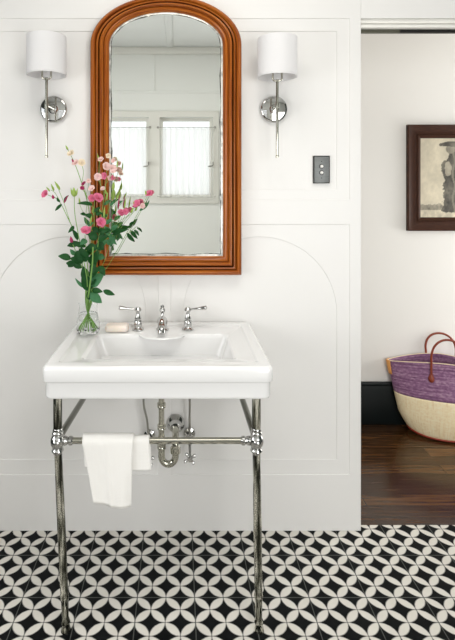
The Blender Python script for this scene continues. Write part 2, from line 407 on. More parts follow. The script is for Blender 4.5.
# rear wall with two curtained windows (seen in the mirror) and an added wide window for the rear fill lamp
wins = [(-0.795, -0.285), (-0.18, 0.33)]
wz0, wz1 = 1.355, 2.13
holes = [rect(a, b, wz0, wz1) for a, b in wins] + [rect(0.6, 1.9, 0.35, 1.95)]
plate('wall_rear', [rect(XL, XR, 0, CEIL)] + holes, REAR - 0.1, 0.1, M['room_paint'], 0.0)
def window(n, x0, x1, z0, z1, cas=0.055):
    y = REAR
    o = plate('window_%d' % n, [rect(x0 - cas, x1 + cas, z0 - cas, z1 + cas), rect(x0, x1, z0, z1)], y - 0.005, 0.03, M['header_paint'], 0.003)  # the added wide rear window is named here too
    f = plate('window_sash', [rect(x0, x1, z0, z1), rect(x0 + .03, x1 - .03, z0 + .035, z1 - .035)], y - 0.07, 0.03, M['header_paint'], 0.003, None, o)
    g = obj('window_pane', box(x0 + .03, x1 - .03, y - .058, y - .054, z0 + .035, z1 - .035), M['window_glass'], o)
    return o
for i, (a, b) in enumerate(wins): window(i + 1, a, b, wz0, wz1)
window(3, 0.6, 1.9, 0.35, 1.95)
bm = box(XL - 0.06, XL - 0.055, -2.25, -0.75, 0.75, 2.15)
o = struct('window_4', bm, M['window_glass'])  # added out-of-view pane beside the left fill lamp
# relief panels, crown and ceiling beam on the rear side
slab('trim_13', XL, XR, REAR, REAR + 0.07, CEIL - 0.06, CEIL, M['header_paint'], 0.01)
slab('trim_14', XL, XR, REAR, REAR + 0.006, 2.36, 2.385, M['room_paint'], 0.002)
slab('trim_15', -0.245, -0.225, REAR, REAR + 0.006, 2.385, CEIL - 0.06, M['room_paint'], 0.002)
slab('trim_16', -0.11, -0.05, REAR, 0.0, CEIL - 0.008, CEIL, M['ceiling_paint'], 0.004)
slab('trim_17', XL, 0.54, REAR, REAR + 0.015, 0.0, 0.72, M['added_dark'], 0.004)  # added dark wainscot, there to darken reflections in the legs

def curtain(x0, x1, z0, z1, label, y=REAR + 0.05):
    nx, nz = 80, 24; bm = bmesh.new(); g = []
    for j in range(nz + 1):
        row = []
        for i in range(nx + 1):
            u = i / nx; t = j / nz
            yy = y + 0.010 * math.sin(u * 2 * PI * 8 + 0.6 * math.sin(3 * t)) + 0.004 * math.sin(u * 2 * PI * 19)
            row.append(bm.verts.new((x0 + (x1 - x0) * u, yy, z0 + (z1 - z0) * t)))
        g.append(row)
    for j in range(nz):
        for i in range(nx): bm.faces.new((g[j][i], g[j][i + 1], g[j + 1][i + 1], g[j + 1][i]))
    root = empty('curtain', ((x0 + x1) / 2, y, z0), label, 'curtain', 'sheer window curtains seen in the mirror')
    obj('curtain_panel', bm, M['curtain'], root)
    for z in (z1 + 0.004, z0 + 0.01):
        bm = bmesh.new(); add_tube(bm, [(x0 - .03, y + .018, z), (x1 + .03, y + .018, z)], 0.0035, 10)
        add_lathe(bm, [(0, -.012), (.010, -.008), (.012, 0), (.010, .008), (0, .012)], center=(x0 - .035, y + .018, z), axis=(1, 0, 0), seg=12)
        add_lathe(bm, [(0, -.012), (.010, -.008), (.012, 0), (.010, .008), (0, .012)], center=(x1 + .035, y + .018, z), axis=(1, 0, 0), seg=12)
        obj('curtain_rod', bm, M['steel'] if z > 1.6 else M['header_paint'], root)
    bm = bmesh.new(); add_box(bm, x1 + .012, x1 + .024, y - .03, y + .012, 1.665, 1.70, 0.003); add_tube(bm, [(x1 + .018, y + .012, 1.66), (x1 - .03, y + .03, 1.65)], 0.006, 10)
    obj('window_latch', bm, M['steel'], root)
curtain(-0.775, -0.305, wz0 + 0.01, 2.02, 'white sheer curtain on the left window reflected in the mirror')
curtain(-0.16, 0.31, wz0 + 0.01, 2.02, 'white sheer curtain on the right window reflected in the mirror')

# ------------------------------------------------------------------ arched mirror
def arch_path(x0, x1, zb, zs, zt, n=56, ns=14):
    """bottom-left, up, elliptical arch, down, bottom-right (closed)"""
    cx, a, b = (x0 + x1) / 2, (x1 - x0) / 2, zt - zs; pts = []
    for k in range(ns): pts.append((x0, zb + (zs - zb) * k / ns))
    for k in range(n + 1):
        t = PI - PI * k / n; pts.append((cx + a * math.cos(t), zs + b * math.sin(t)))
    for k in range(1, ns + 1): pts.append((x1, zs + (zb - zs) * k / ns))
    for k in range(1, ns): pts.append((x1 + (x0 - x1) * k / ns, zb))
    return pts
def frame_mesh(outer, inner, prof, name):
    """prof: list of (s, y) s=0 outer .. 1 inner; sharp mitres at the corners"""
    bm = bmesh.new(); uvl = bm.loops.layers.uv.new('UVMap'); n = len(outer); rings = []
    for (xo, zo), (xi, zi) in zip(outer, inner):
        rings.append([bm.verts.new((xo + (xi - xo) * s, y, zo + (zi - zo) * s)) for s, y in prof])
    L = [0]
    for i in range(n):
        a, b = Vector(outer[i]), Vector(outer[(i + 1) % n]); L.append(L[-1] + (b - a).length)
    for i in range(n):
        a, b = rings[i], rings[(i + 1) % n]
        for k in range(len(prof) - 1):
            f = bm.faces.new((a[k], b[k], b[k + 1], a[k + 1]))
            for lp, (uu, vv) in zip(f.loops, ((L[i], prof[k][0]), (L[i + 1], prof[k][0]), (L[i + 1], prof[k + 1][0]), (L[i], prof[k + 1][0]))):
                lp[uvl].uv = (uu, vv)
    return bm
yo, yi = -0.035, -0.022
mo = arch_path(PXm(89.8, yo), PXm(241.9, yo), PZm(275.6, yo), PZm(44, yo), PZm(-5.5, yo))
mi = arch_path(PXm(109.0, yi), PXm(223.0, yi), PZm(256.3, yi), PZm(45, yi), PZm(11.5, yi))
mirror = empty('wall_mirror', ((mo[0][0] + PXm(241, yo)) / 2, 0, mo[0][1]), 'tall arched mirror in an orange mahogany frame hung above the sink', 'mirror')
prof = [(0.0, -0.001), (0.0, -0.022), (0.02, -0.031), (0.07, -0.037), (0.14, -0.040), (0.21, -0.039), (0.27, -0.034), (0.295, -0.028), (0.315, -0.026), (0.335, -0.029),
        (0.345, -0.035), (0.39, -0.0365), (0.44, -0.034), (0.455, -0.026), (0.475, -0.022), (0.495, -0.026), (0.51, -0.036), (0.56, -0.042), (0.62, -0.043), (0.68, -0.039), (0.715, -0.032), (0.735, -0.029),
        (0.755, -0.031), (0.81, -0.0325), (0.88, -0.030), (0.95, -0.025), (1.0, -0.018), (1.0, -0.008)]
obj('frame', frame_mesh(mo, mi, prof, 'f'), M['mahogany'], mirror, 35)
bm = bmesh.new(); bm.faces.new([bm.verts.new((x, -0.0135, z)) for x, z in mi])
ext = bmesh.ops.extrude_face_region(bm, geom=list(bm.faces)); bmesh.ops.translate(bm, vec=(0, 0.005, 0), verts=[g for g in ext['geom'] if isinstance(g, bmesh.types.BMVert)])
gl = obj('glass', bm, M['mirror'], mirror); gl.data.polygons.foreach_set('use_smooth', [False] * len(gl.data.polygons))
random.seed(4)
cxm, czm = (mi[0][0] + PXm(223.0, yi)) / 2, (mi[0][1] + PZm(11.5, yi)) / 2
inn = []
for k, (x, z) in enumerate(mi):
    w = 0.0035 + 0.010 * abs(mnoise.noise(Vector((x * 7, z * 7, 3))))
    if z > 1.9: w += 0.003
    if x > cxm + 0.2: w += 0.003 * random.random()
    d = Vector((cxm - x, czm - z)); d.x = math.copysign(min(abs(d.x), 0.2), d.x); d.y = math.copysign(min(abs(d.y), 0.2), d.y)
    inn.append((x + (0 if abs(d.x) < 0.19 and z < 1.3 else d.x * w / 0.2), z + (d.y * w / 0.2 if (z > 1.95 or z < 1.17) else 0)))
def inset(d_of):
    out = []; x0, x1 = mi[0][0], PXm(223.0, yi); zb, zs, zt = mi[0][1], PZm(45, yi), PZm(11.5, yi); a, b = (x1 - x0) / 2, zt - zs; cx = (x0 + x1) / 2
    for k, (x, z) in enumerate(mi):
        w = d_of(k, x, z); 
        if z > zs - 1e-6: out.append((cx + (x - cx) * (a - w) / a, zs + (z - zs) * (b - w) / b))
        else: out.append((max(x0 + w, min(x1 - w, x)), max(zb + w, z)))
    return out
L0, L1 = inset(lambda k, x, z: 0.0), inset(lambda k, x, z: .0075 + .003 * mnoise.noise(Vector((x * 12, z * 12, 5))))
L2 = inset(lambda k, x, z: .0085 + max(0.0, .006 * (mnoise.noise(Vector((x * 16, z * 16, 11))) + .35)) + .003 * mnoise.noise(Vector((x * 12, z * 12, 5))))
for nm, A_, B_, m_, lb, y_ in (('silver_edge', L0, L1, M['edge_silver'], 'cloudy pale grey edge of the mirror glass', -.0142), ('worn_edge', L1, L2, M['patina'], 'dark desilvered line around the mirror glass', -.0141)):
    bm = bmesh.new(); a = [bm.verts.new((x, y_, z)) for x, z in A_]; b = [bm.verts.new((x, y_, z)) for x, z in B_]
    for k in range(len(a)): bm.faces.new((a[k], a[(k + 1) % len(a)], b[(k + 1) % len(b)], b[k]))
    e = obj(nm, bm, m_, mirror); e['label'] = lb

# ------------------------------------------------------------------ console sink
SX = -0.0645
def rrect(cx, cy, hx, hy, r, n=6, ns=26, bulge=None):
    pts = []
    cs = [(cx + hx - r, cy + hy - r, 0), (cx - hx + r, cy + hy - r, 90), (cx - hx + r, cy - hy + r, 180), (cx + hx - r, cy - hy + r, 270)]
    for q in range(4):
        x, y, a0 = cs[q]
        for k in range(n + 1):
            a = math.radians(a0 + 90 * k / n); pts.append((x + r * math.cos(a), y + r * math.sin(a)))
        x2, y2, a2 = cs[(q + 1) % 4]; A = Vector(pts[-1]); B = Vector((x2 + r * math.cos(math.radians(a2)), y2 + r * math.sin(math.radians(a2))))
        for k in range(1, ns): pts.append(tuple(A.lerp(B, k / ns)))
    if bulge:
        amt, w = bulge; out = []
        for x, y in pts:
            if y > cy + hy - 0.02:
                t = (x - cx) / w
                if abs(t) < 1: y -= amt * math.sqrt(1 - t * t) * (1 if abs(t) < .9 else 1)
            out.append((x, y))
        pts = out
    return pts
def ring(x_hw, yf, yb, r, z, bulge=None): return (rrect(SX, (yf + yb) / 2, x_hw, (yb - yf) / 2, r, bulge=bulge), z)
sink = empty('console_sink', (SX, -0.27, 0.875), 'white porcelain rectangular console sink with stepped apron and wide basin', 'sink')
FR, BK, ZT = -0.534, -0.002, 0.875
BG = (0.058, 0.088)
rings = [ring(.20, -.36, -.10, .02, .784), ring(.30, -.48, -.03, .03, .772), ring(.342, FR + .016, BK, .020, .7695), ring(.350, FR + .009, BK, .020, .773), ring(.353, FR + .007, BK, .020, .780),
         ring(.353, FR + .007, BK, .020, .822), ring(.3542, FR + .0055, BK, .020, .8245), ring(.357, FR + .002, BK, .020, .826),
         ring(.3595, FR, BK, .020, .829), ring(.3595, FR, BK, .020, .863), ring(.358, FR + .0015, BK - .001, .020, .870), ring(.353, FR + .006, BK - .004, .018, .8745), ring(.346, FR + .013, BK - .008, .016, ZT),
         ring(.322, FR + .045, -.040, .012, ZT), ring(.318, FR + .049, -.045, .011, ZT - .001), ring(.315, FR + .053, -.050, .010, ZT - .007), ring(.309, FR + .061, -.057, .010, ZT - .0095),
         ring(.262, -.434, -.138, .022, ZT - .0105, BG), ring(.257, -.430, -.142, .022, ZT - .0125, BG), ring(.254, -.427, -.144, .022, ZT - .016, BG), ring(.2535, -.4265, -.1445, .022, ZT - .0175, (.05, .086)), ring(.252, -.425, -.146, .022, ZT - .019, (.004, .084)),
         ring(.2505, -.424, -.147, .022, ZT - .028), ring(.226, -.408, -.153, .028, ZT - .105), ring(.218, -.400, -.160, .032, ZT - .118), ring(.205, -.388, -.172, .035, ZT - .124), ring(.16, -.34, -.20, .05, ZT - .127), ring(.03, -.29, -.24, .02, ZT - .130)]
bm = bmesh.new(); RR = [[bm.verts.new((x, y, z)) for x, y in pts] for pts, z in rings]; n = len(RR[0])
for a, b in zip(RR, RR[1:]):
    for k in range(n): bm.faces.new((a[k], a[(k + 1) % n], b[(k + 1) % n], b[k]))
bm.faces.new(RR[0][::-1]); bm.faces.new(RR[-1])
obj('basin', bm, M['porcelain'], sink, 60)
obj('drain', lathe([(0, .004), (.012, .003), (.02, .0035), (.023, .001), (.023, -.004)], center=(SX, -.265, ZT - .130), seg=24), M['nickel'], sink)

# ------------------------------------------------------------------ nickel stand
LY = -0.467; ZJ = 0.6135
stand = empty('console_stand', (SX, LY, 0), 'polished nickel two-legged stand with round joints carrying the white sink', 'sink stand')
lt = [P(57.6, 441, LY), P(256.3, 441, LY)]; 
lb = [P(66.0, 634, LY), P(259.0, 634, LY)]
for k in range(2):
    top = Vector((lt[k].x, LY, .790)); J = Vector((lt[k].x, LY, ZJ)); B = Vector((lb[k].x, LY, 0.0)); d = (B - J)
    bm = bmesh.new()
    add_tube(bm, [top, J + Vector((0, 0, .02))], .0145, 20)
    prof = [(.0145, 0.03), (.0125, .06), (.0125, .10), (.0135, .45), (.0125, .80), (.0145, .815), (.0125, .83), (.0105, .93), (.0135, .945), (.0150, .955), (.012, .965), (.0145, .985), (.0165, 1.0)]
    L = d.length; ax = d.normalized()
    add_lathe(bm, [(0, .03 * L)] + [(r, t * L) for r, t in prof] + [(0, L)], center=J, axis=ax, seg=22)
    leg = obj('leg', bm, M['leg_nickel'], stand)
    bm = lathe([(0, -.026), (.010, -.025), (.018, -.019), (.0225, -.009), (.0235, 0), (.0225, .009), (.018, .019), (.010, .025), (0, .026)], center=J, seg=28)
    add_lathe(bm, [(0, .020), (.0155, .020), (.0185, .024), (.0185, .028), (.0155, .032), (.0165, .036), (.0145, .041), (0, .041)], center=J, seg=24)
    add_lathe(bm, [(0, -.020), (.0145, -.022), (.0185, -.026), (.0195, -.031), (.0165, -.036), (.013, -.042), (0, -.042)], center=J, seg=24)
    s = 1 if k == 0 else -1
    add_lathe(bm, [(0, .018), (.012, .018), (.0155, .024), (.013, .030), (.0105, .034), (.0145, .038), (.0145, .046), (.011, .050), (0, .050)], center=J, axis=(s, 0, 0), seg=22)
    add_lathe(bm, [(0, .018), (.012, .018), (.0145, .026), (.011, .034), (0, .034)], center=J, axis=(0, 1, 0), seg=22)
    add_lathe(bm, [(.012, .018), (.012, .022), (.0075, .0265), (0, .0275)], center=J, axis=(0, -1, 0), seg=22)
    obj('joint', bm, M['chrome'], stand)
    # side rail to the wall with its flange
    E = Vector((lt[k].x + (0.012 if k == 0 else -0.004), -0.004, ZJ - (0.03 if k == 0 else .006)))
    bm = bmesh.new(); add_tube(bm, [J + Vector((0, .02, 0)), E], .0115, 18); add_lathe(bm, [(0, 0), (.028, 0), (.028, .003), (.016, .009), (.012, .012)], center=(E.x, -0.001, E.z), axis=(0, -1, 0), seg=24)
    obj('side_rail', bm, M['dark_nickel'], stand)
bm = bmesh.new(); add_tube(bm, [(lt[0].x + .04, LY, ZJ), (lt[1].x - .04, LY, ZJ)], .0100, 20)
# written in stand frame
obj('towel_bar', bm, M['nickel'], stand)

# ------------------------------------------------------------------ plumbing
TY = -0.120
pl = empty('drain_trap', (PXm(161.5, TY), TY, PZm(468, TY)), 'nickel drain pipe with curved trap under the sink', 'drain pipe')
c1 = PXm(161.5, TY); zt = PZm(456, TY); cR = (PXm(175.5, TY) - c1) / 2
def pz(y): return PZm(y, TY)
bm = bmesh.new(); add_tube(bm, [(c1, TY, .79), (c1, TY, pz(436))], .0115, 18); obj('tailpiece', bm, M['nickel'], pl)
for y, r in ((405, .0175), (427, .017), (446, .018)):
    bm = lathe([(0, -.011), (r * .8, -.011), (r, -.008), (r, -.002), (r * .93, 0), (r, .002), (r, .008), (r * .8, .011), (0, .011)], center=(c1, TY, pz(y)), seg=12)
    obj('slip_nut', bm, M['nickel'], pl)
arc = [(c1, TY, pz(436)), (c1, TY, zt)] + [(c1 + cR - cR * math.cos(t), TY, zt - cR * 1.15 * math.sin(t)) for t in [PI * k / 12 for k in range(1, 12)]] + \
      [(c1 + 2 * cR, TY, zt), (c1 + 2 * cR, TY, pz(445)), (c1 + 2 * cR, TY + .006, pz(440)), (c1 + 2 * cR, TY + .022, pz(437.4)), (c1 + 2 * cR, -.01, pz(437))]
bm = bmesh.new(); add_tube(bm, arc, .0135, 20); obj('trap_bend', bm, M['nickel'], pl)
ex, ez = c1 + 2 * cR, pz(428)
bm = bmesh.new()
add_lathe(bm, [(0, 0), (.038, 0), (.039, .004), (.035, .012), (.026, .020), (.021, .028), (.021, .05), (.0135, .052), (0, .052)], center=(c1 + 2 * cR, -.001, pz(437)), axis=(0, -1, 0), seg=28)
obj('wall_flange', bm, M['chrome'], pl)
bm = lathe([(0, -.014), (.016, -.014), (.0205, -.010), (.0205, .010), (.016, .014), (0, .014)], center=(c1 + 2 * cR, TY, pz(450)), seg=12); obj('slip_nut', bm, M['nickel'], pl)

def supply(xt, xm, xb, yb, label, VY_=-0.05):
    root = empty('supply_valve', (PXm(xb, VY_), VY_, PZm(yb, VY_)), label, 'water valve', 'shut-off valves under the sink')
    bm = bmesh.new(); add_tube(bm, catmull([P(xt, 385, VY_), P(xt + .3, 405, VY_), P(xm, 420, VY_), P(xb, yb - 2, VY_)], 6), .0045, 10); obj('supply_hose', bm, M['steel'], root)
    c = P(xb, yb, VY_); bm = bmesh.new()
    add_tube(bm, [c + Vector((0, 0, .016)), c - Vector((0, 0, .022))], .0095, 14)
    add_tube(bm, [c, Vector((c.x, -.002, c.z))], .008, 14); add_lathe(bm, [(0, 0), (.024, 0), (.023, .004), (.012, .009)], center=(c.x, -.001, c.z), axis=(0, -1, 0), seg=22)
    add_tube(bm, [c - Vector((0, .0, .0)), c - Vector((0, .03, .0))], .008, 12)
    add_box(bm, c.x - .02, c.x + .02, c.y - .008, c.y + .008, c.z - .007, c.z + .007, .003)
    obj('valve_body', bm, M['chrome'], root)
    h = c - Vector((0.0, 0.040, .058)); bm = bmesh.new()
    add_tube(bm, [c - Vector((0, .005, .018)), h], .006, 10)
    for a in (35, 125, 215, 305):
        e = h + Vector((math.cos(math.radians(a)) * .023, 0, math.sin(math.radians(a)) * .020)); add_tube(bm, [h, e], [.006, .0045], 10)
        add_lathe(bm, [(0, -.007), (.005, -.005), (.007, 0), (.005, .005), (0, .007)], center=e, seg=10)
    add_lathe(bm, [(0, .012), (.009, .011), (.011, .004), (.009, -.004), (0, -.005)], center=h, axis=(0, -1, 0), seg=14)
    obj('cross_handle', bm, M['chrome'], root)
supply(189.5, 189.6, 189.8, 439, 'chrome cross-handle shut-off valve with its hose, right of the drain pipe')
supply(143.5, 147, 148.8, 441, 'chrome shut-off valve and curved hose, left of the drain pipe beside the towel')

# ------------------------------------------------------------------ taps
DZ = ZT - .0075; FY = -0.090
def flange(bm, c, r=.024):
    add_lathe(bm, [(0, 0), (r, 0), (r, .003), (r * .82, .007), (r * .62, .010), (r * .55, .016)], center=c, seg=28)
def tap_handle(px, s, label):
    c = Vector((PXm(px, FY), FY, DZ)); root = empty('tap_handle', c, label, 'tap handle', 'lever handles either side of the spout')
    bm = bmesh.new(); flange(bm, c)
    add_lathe(bm, [(.014, .010), (.0165, .018), (.0165, .034), (.0125, .040), (.0145, .044), (.0105, .052), (.0075, .064), (.0085, .070), (.0135, .074), (.0145, .080), (.009, .088), (0, .090)], center=c, seg=24)
    obj('valve_stem', bm, M['chrome'], root)
    bm = bmesh.new(); h = c + Vector((0, 0, .080))
    add_tube(bm, catmull([h, h + Vector((s * .02, -.004, .002)), h + Vector((s * .045, -.010, .006)), h + Vector((s * .066, -.014, .009)), h + Vector((s * .076, -.016, .0095))], 5),
             [.0055 - .0015 * math.sin(PI * min(1, t / 12)) + (.0045 * max(0, (t - 9) / 11)) if t < 19 else .005 for t in range(21)], 14)
    obj('lever', bm, M['chrome'], root)
tap_handle(138.0, -1, 'chrome lever tap handle left of the spout, beside the soap')
tap_handle(187.8, 1, 'chrome lever tap handle right of the spout, pointing right')
c = Vector((SX, FY, DZ)); sp = empty('spout', c, 'chrome curved spout with a knob between the two lever handles', 'faucet')
bm = bmesh.new(); flange(bm, c, .026)
add_lathe(bm, [(.016, .010), (.020, .020), (.021, .034), (.017, .044), (.011, .050), (0, .052)], center=c, seg=26)
add_tube(bm, catmull([c + Vector((0, 0, .03)), c + Vector((0, -.03, .045)), c + Vector((0, -.065, .042)), c + Vector((0, -.095, .026)), c + Vector((0, -.104, .012))], 6), [.017 - .003 * t / 24 for t in range(25)], 18)
obj('spout_body', bm, M['chrome'], sp)
obj('lift_knob', lathe([(0, .045), (.008, .046), (.006, .058), (.0055, .066), (.010, .070), (.012, .077), (.010, .084), (.006, .087), (.0085, .091), (.006, .097), (0, .099)], center=c, seg=22), M['chrome'], sp)

# ------------------------------------------------------------------ soap
sy = -0.115; a = P(105.5, 325, sy); b = P(129, 325, sy)
bm = bmesh.new(); add_box(bm, a.x, b.x, sy - .028, sy + .028, DZ, DZ + .030, .0135, 4)
tag(obj('soap_bar', bm, M['soap'], None, 70), 'peach oval soap bar lying on the sink beside the glass vase', 'soap')

# ------------------------------------------------------------------ towel
def towel():
    bm = bmesh.new(); zb = ZJ
    def layer(x0t, x1t, x0b, x1b, zf, zbk, r, seed, wav):
        # v: front bottom -> over the bar -> back bottom
        path = []; nf = 22
        for k in range(nf + 1): path.append((LY - r, zf + (zb - zf) * k / nf, 1 - k / nf))
        for k in range(1, 10):
            t = PI * k / 9; path.append((LY - r * math.cos(t), zb + r * math.sin(t), 0))
        for k in range(1, 13): path.append((LY + r, zb + (zbk - zb) * k / 12, k / 12))
        nx = 30; V = []
        for y, z, t in path:
            row = []
            for i in range(nx + 1):
                u = i / nx; xa = x0t + (x0b - x0t) * t ** 0.9; xb = x1t + (x1b - x1t) * t ** 0.7
                x = xa + (xb - xa) * u
                w = wav * t * (math.sin(u * 7 + seed) * .5 + .5 * math.sin(u * 3.1 + seed * 2 + t * 1.5)) + .0012 * mnoise.noise(Vector((u * 9, z * 30, seed)))
                fold = -0.005 * math.exp(-((u - .42 - .06 * t) / .05) ** 2) * (0.4 + 0.6 * t) if wav > .006 else 0
                sgn = -1 if y < LY else 1
                zz = z + (0.007 * math.sin(u * 3.6 + 2.2) * t if z < zb - .02 else 0)
                row.append(bm.verts.new((x, y + w * sgn + fold, zz)))
            V.append(row)
        faces = [bm.faces.new((a[i], a[i + 1], b[i + 1], b[i])) for a, b in zip(V, V[1:]) for i in range(nx)]
        return faces
    X = lambda p: PXm(p, LY)
    Zp = lambda p: PZm(p, LY - .02)
    layer(X(84), X(149.5), X(86), X(151.5), Zp(469), Zp(472), .0155, 1.0, .004)
    layer(X(83.5), X(133.8), X(94.5), X(131.8), Zp(504), Zp(468), .0215, 2.3, .010)
    return bm
t = obj('hand_towel', towel(), M['towel'], None, 80)
sm = t.modifiers.new('thickness', 'SOLIDIFY'); sm.thickness = 0.004; sm.offset = 0
tag(t, 'white folded hand towel hanging over the nickel bar of the sink stand', 'towel')

# ------------------------------------------------------------------ wall sconces
def sconce(px, label, yt, yb):
    RY = -0.099; X = WX(px); Z = WZ(109.5); PXs = X - .0045
    root = empty('wall_sconce', (X, 0, Z), label, 'wall lamp', 'wall lamps either side of the mirror')
    R_ = lambda y: PZm(y, RY)
    obj('backplate', lathe([(0, 0), (.0555, 0), (.0565, .003), (.0555, .009), (.052, .013), (.046, .0145), (.020, .016), (.016, .022), (0, .024)], center=(X, -.0005, Z), axis=(0, -1, 0), seg=48), M['chrome'], root)
    bm = bmesh.new(); add_tube(bm, [(X, -.015, Z), (PXs, RY, Z)], .007, 16); add_lathe(bm, [(0, -.010), (.0075, -.009), (.008, 0), (.0075, .009), (0, .010)], center=(PXs, RY, Z), seg=18); obj('arm', bm, M['nickel'], root)
    bm = bmesh.new(); add_tube(bm, [(PXs, RY, R_(156.5)), (PXs, RY, R_(yb + 2.2))], .0056, 16)
    add_lathe(bm, [(0, -.006), (.006, -.005), (.0072, 0), (.006, .005), (0, .006)], center=(PXs, RY, R_(156.5)), seg=16)
    obj('rod', bm, M['nickel'], root)
    bm = bmesh.new(); zf = R_(yb + 1.0)
    add_tube(bm, [(PXs - .018 * math.cos(t), RY, zf - .012 * math.sin(t) + (.0 if 0 < t < PI else 0)) for t in [PI * k / 10 for k in range(11)]], .004, 10)
    for s in (-1, 1): add_tube(bm, [(PXs + s * .018, RY, zf), (PXs + s * .018, RY, zf + .05)], .004, 10)
    add_lathe(bm, [(.0, .045), (.019, .045), (.020, .05), (.020, .10), (.012, .105), (0, .105)], center=(PXs, RY, zf), seg=20)
    for a in (30, 150, 270): add_tube(bm, [(PXs, RY, zf + .095), (PXs + .0765 * math.cos(math.radians(a)), RY + .0765 * math.sin(math.radians(a)), R_(yt + 8))], .002, 6)
    obj('lamp_holder', bm, M['nickel'], root)
    zb, zt_ = PZm(yb, RY), PZm(yt, RY); r = .0775
    bm = lathe([(r, zb), (r, zb + .006), (r + .0006, zb + .0065), (r + .0006, zb + .007), (r, zb + .008), (r, zt_ - .004), (r - .0005, zt_), (r - .003, zt_), (r - .003, zb)], center=(PXs, RY, 0), seg=64, closed=True)
    obj('lamp_shade', bm, M['shade'], root)
sconce(54.0, 'nickel wall lamp with white drum shade left of the mirror', 36.6, 75.3)
sconce(273.6, 'nickel wall lamp with white drum shade right of the mirror above the switch', 38.4, 77.2)

# ------------------------------------------------------------------ push-button switch
x0, x1, z1, z0 = WX(313.2), WX(329.6), WZ(155.8), WZ(183.4)
sw = empty('light_switch', ((x0 + x1) / 2, 0, z0), 'dark-edged pewter push-button light switch on the wall by the doorway', 'light switch')
YS = 0.0082
obj('plate_edge', box(x0, x1, -.0035, YS, z0, z1, bev=.0012), M['black_plastic'], sw)
obj('switch_plate', box(x0 + .0035, x1 - .0035, -.0055, -.002, z0 + .0035, z1 - .0035, bev=.0015), M['pewter'], sw)
xc = (x0 + x1) / 2 - .001
for z, mm, lb in ((WZ(166.5), 'pearl', 'pearl upper push button'), (WZ(172.7), 'pearl', 'pearl lower push button')):
    b = obj('push_button', lathe([(0.0, .012), (.004, .0115), (.006, .009), (.0066, .005), (.0066, 0)], center=(xc, -.004, z), axis=(0, -1, 0), seg=20), M[mm], sw)
    b2 = obj('button_collar', lathe([(.0066, 0), (.0068, .003), (.0095, .0028), (.0102, 0)], center=(xc, -.005, z), axis=(0, -1, 0), seg=20), M['black_plastic'], sw)
for z in (WZ(161.5), WZ(178)): obj('screw', lathe([(0, .0015), (.0018, .001), (.0024, 0)], center=(xc, -.0052, z), axis=(0, -1, 0), seg=12), M['black_metal'], sw)

# ------------------------------------------------------------------ vase and flowers
VYY = -0.166; VC = P(88.2, 333.5, VYY); VCx, VCy = VC.x, VYY; VZ = ZT + .0005
vase = empty('glass_vase', (VCx, VCy, VZ), 'small clear glass vase of water holding flower stems on the sink corner', 'vase')
po = [(0, 0), (.034, .0), (.040, .003), (.0435, .012), (.0440, .028), (.0425, .045), (.0395, .062), (.0365, .078), (.0350, .092), (.0350, .104), (.0365, .116)]
pi_ = [(.0350, .116), (.0335, .104), (.0335, .092), (.0350, .078), (.038, .062), (.041, .045), (.0425, .028), (.042, .014), (.036, .008), (0, .007)]
obj('vase_body', lathe(po + pi_, center=(VCx, VCy, VZ), seg=48), M['glass'], vase, 80)
obj('water', lathe([(0, .0078), (.0355, .0085), (.0412, .0145), (.0418, .028), (.0403, .045), (.0373, .062), (.0345, .076), (0, .076)], center=(VCx, VCy, VZ), seg=40), M['water'], vase, 80)

def leaf_bm(bm, b, tip, w, curl=0.15, side=None, seg=8):
    """ovate leaf, folded along its midrib and arched"""
    b, tip = Vector(b), Vector(tip); d = tip - b; L = d.length; dn = d.normalized()
    nrm = side if side else Vector((random.uniform(-.5, .5), -1, random.uniform(-.1, .7)))
    nrm = (nrm - dn * nrm.dot(dn)).normalized(); s = dn.cross(nrm); rows = []
    for k in range(seg + 1):
        t = k / seg; wid = w * (math.sin(PI * t ** 0.78) ** 0.85 if 0 < t < 1 else 0.02)
        c = b + d * t + nrm * (math.sin(PI * t) * curl * L)
        rows.append([bm.verts.new(c - s * wid / 2 + nrm * wid * .16), bm.verts.new(c - s * wid * .27 + nrm * wid * .07), bm.verts.new(c - nrm * .0), bm.verts.new(c + s * wid * .27 + nrm * wid * .07), bm.verts.new(c + s * wid / 2 + nrm * wid * .16)])
    for a, b2 in zip(rows, rows[1:]):
        for i in range(4): bm.faces.new((a[i], a[i + 1], b2[i + 1], b2[i]))
def blossom(parent, c, r, m, d=Vector((0, -.6, .5)), npet=6, seed=0):
    """cupped flower: two whorls of rounded petals around a pale centre"""
    rnd = random.Random(seed); d = d.normalized(); u = d.orthogonal().normalized(); w = d.cross(u); bm = bmesh.new(); c = Vector(c)
    for wh, (op, sc) in enumerate(((.95, 1.0), (.50, .78))):
        for k in range(npet):
            a = 2 * PI * (k + wh * .5) / npet + rnd.uniform(-.15, .15); o = op * rnd.uniform(.85, 1.15)
            rad = u * math.cos(a) + w * math.sin(a); tan = d.cross(rad)
            rows = []
            for j in range(6):
                t = j / 5; ang = o * (0.35 + .85 * t)
                p = c + (rad * math.sin(ang) + d * math.cos(ang)) * r * sc * t * 1.05
                wd = r * sc * .62 * math.sin(PI * min(.93, .12 + t * .80)) ** .7
                rows.append([bm.verts.new(p - tan * wd + d * wd * .18), bm.verts.new(p - d * wd * .05), bm.verts.new(p + tan * wd + d * wd * .18)])
            for A, B in zip(rows, rows[1:]):
                for i in range(2): bm.faces.new((A[i], A[i + 1], B[i + 1], B[i]))
    o = obj('blossom', bm, m, parent, 80)
    obj('flower_centre', lathe([(0, 0), (r * .16, r * .1), (r * .18, r * .3), (r * .1, r * .42), (0, r * .45)], center=c, axis=d, seg=10), M['yellow'], o)
    obj('calyx', lathe([(r * .06, -r * .45), (r * .16, -r * .2), (r * .28, r * .08), (r * .1, r * .1)], center=c, axis=d, seg=10), M['stem'], o)
    return o
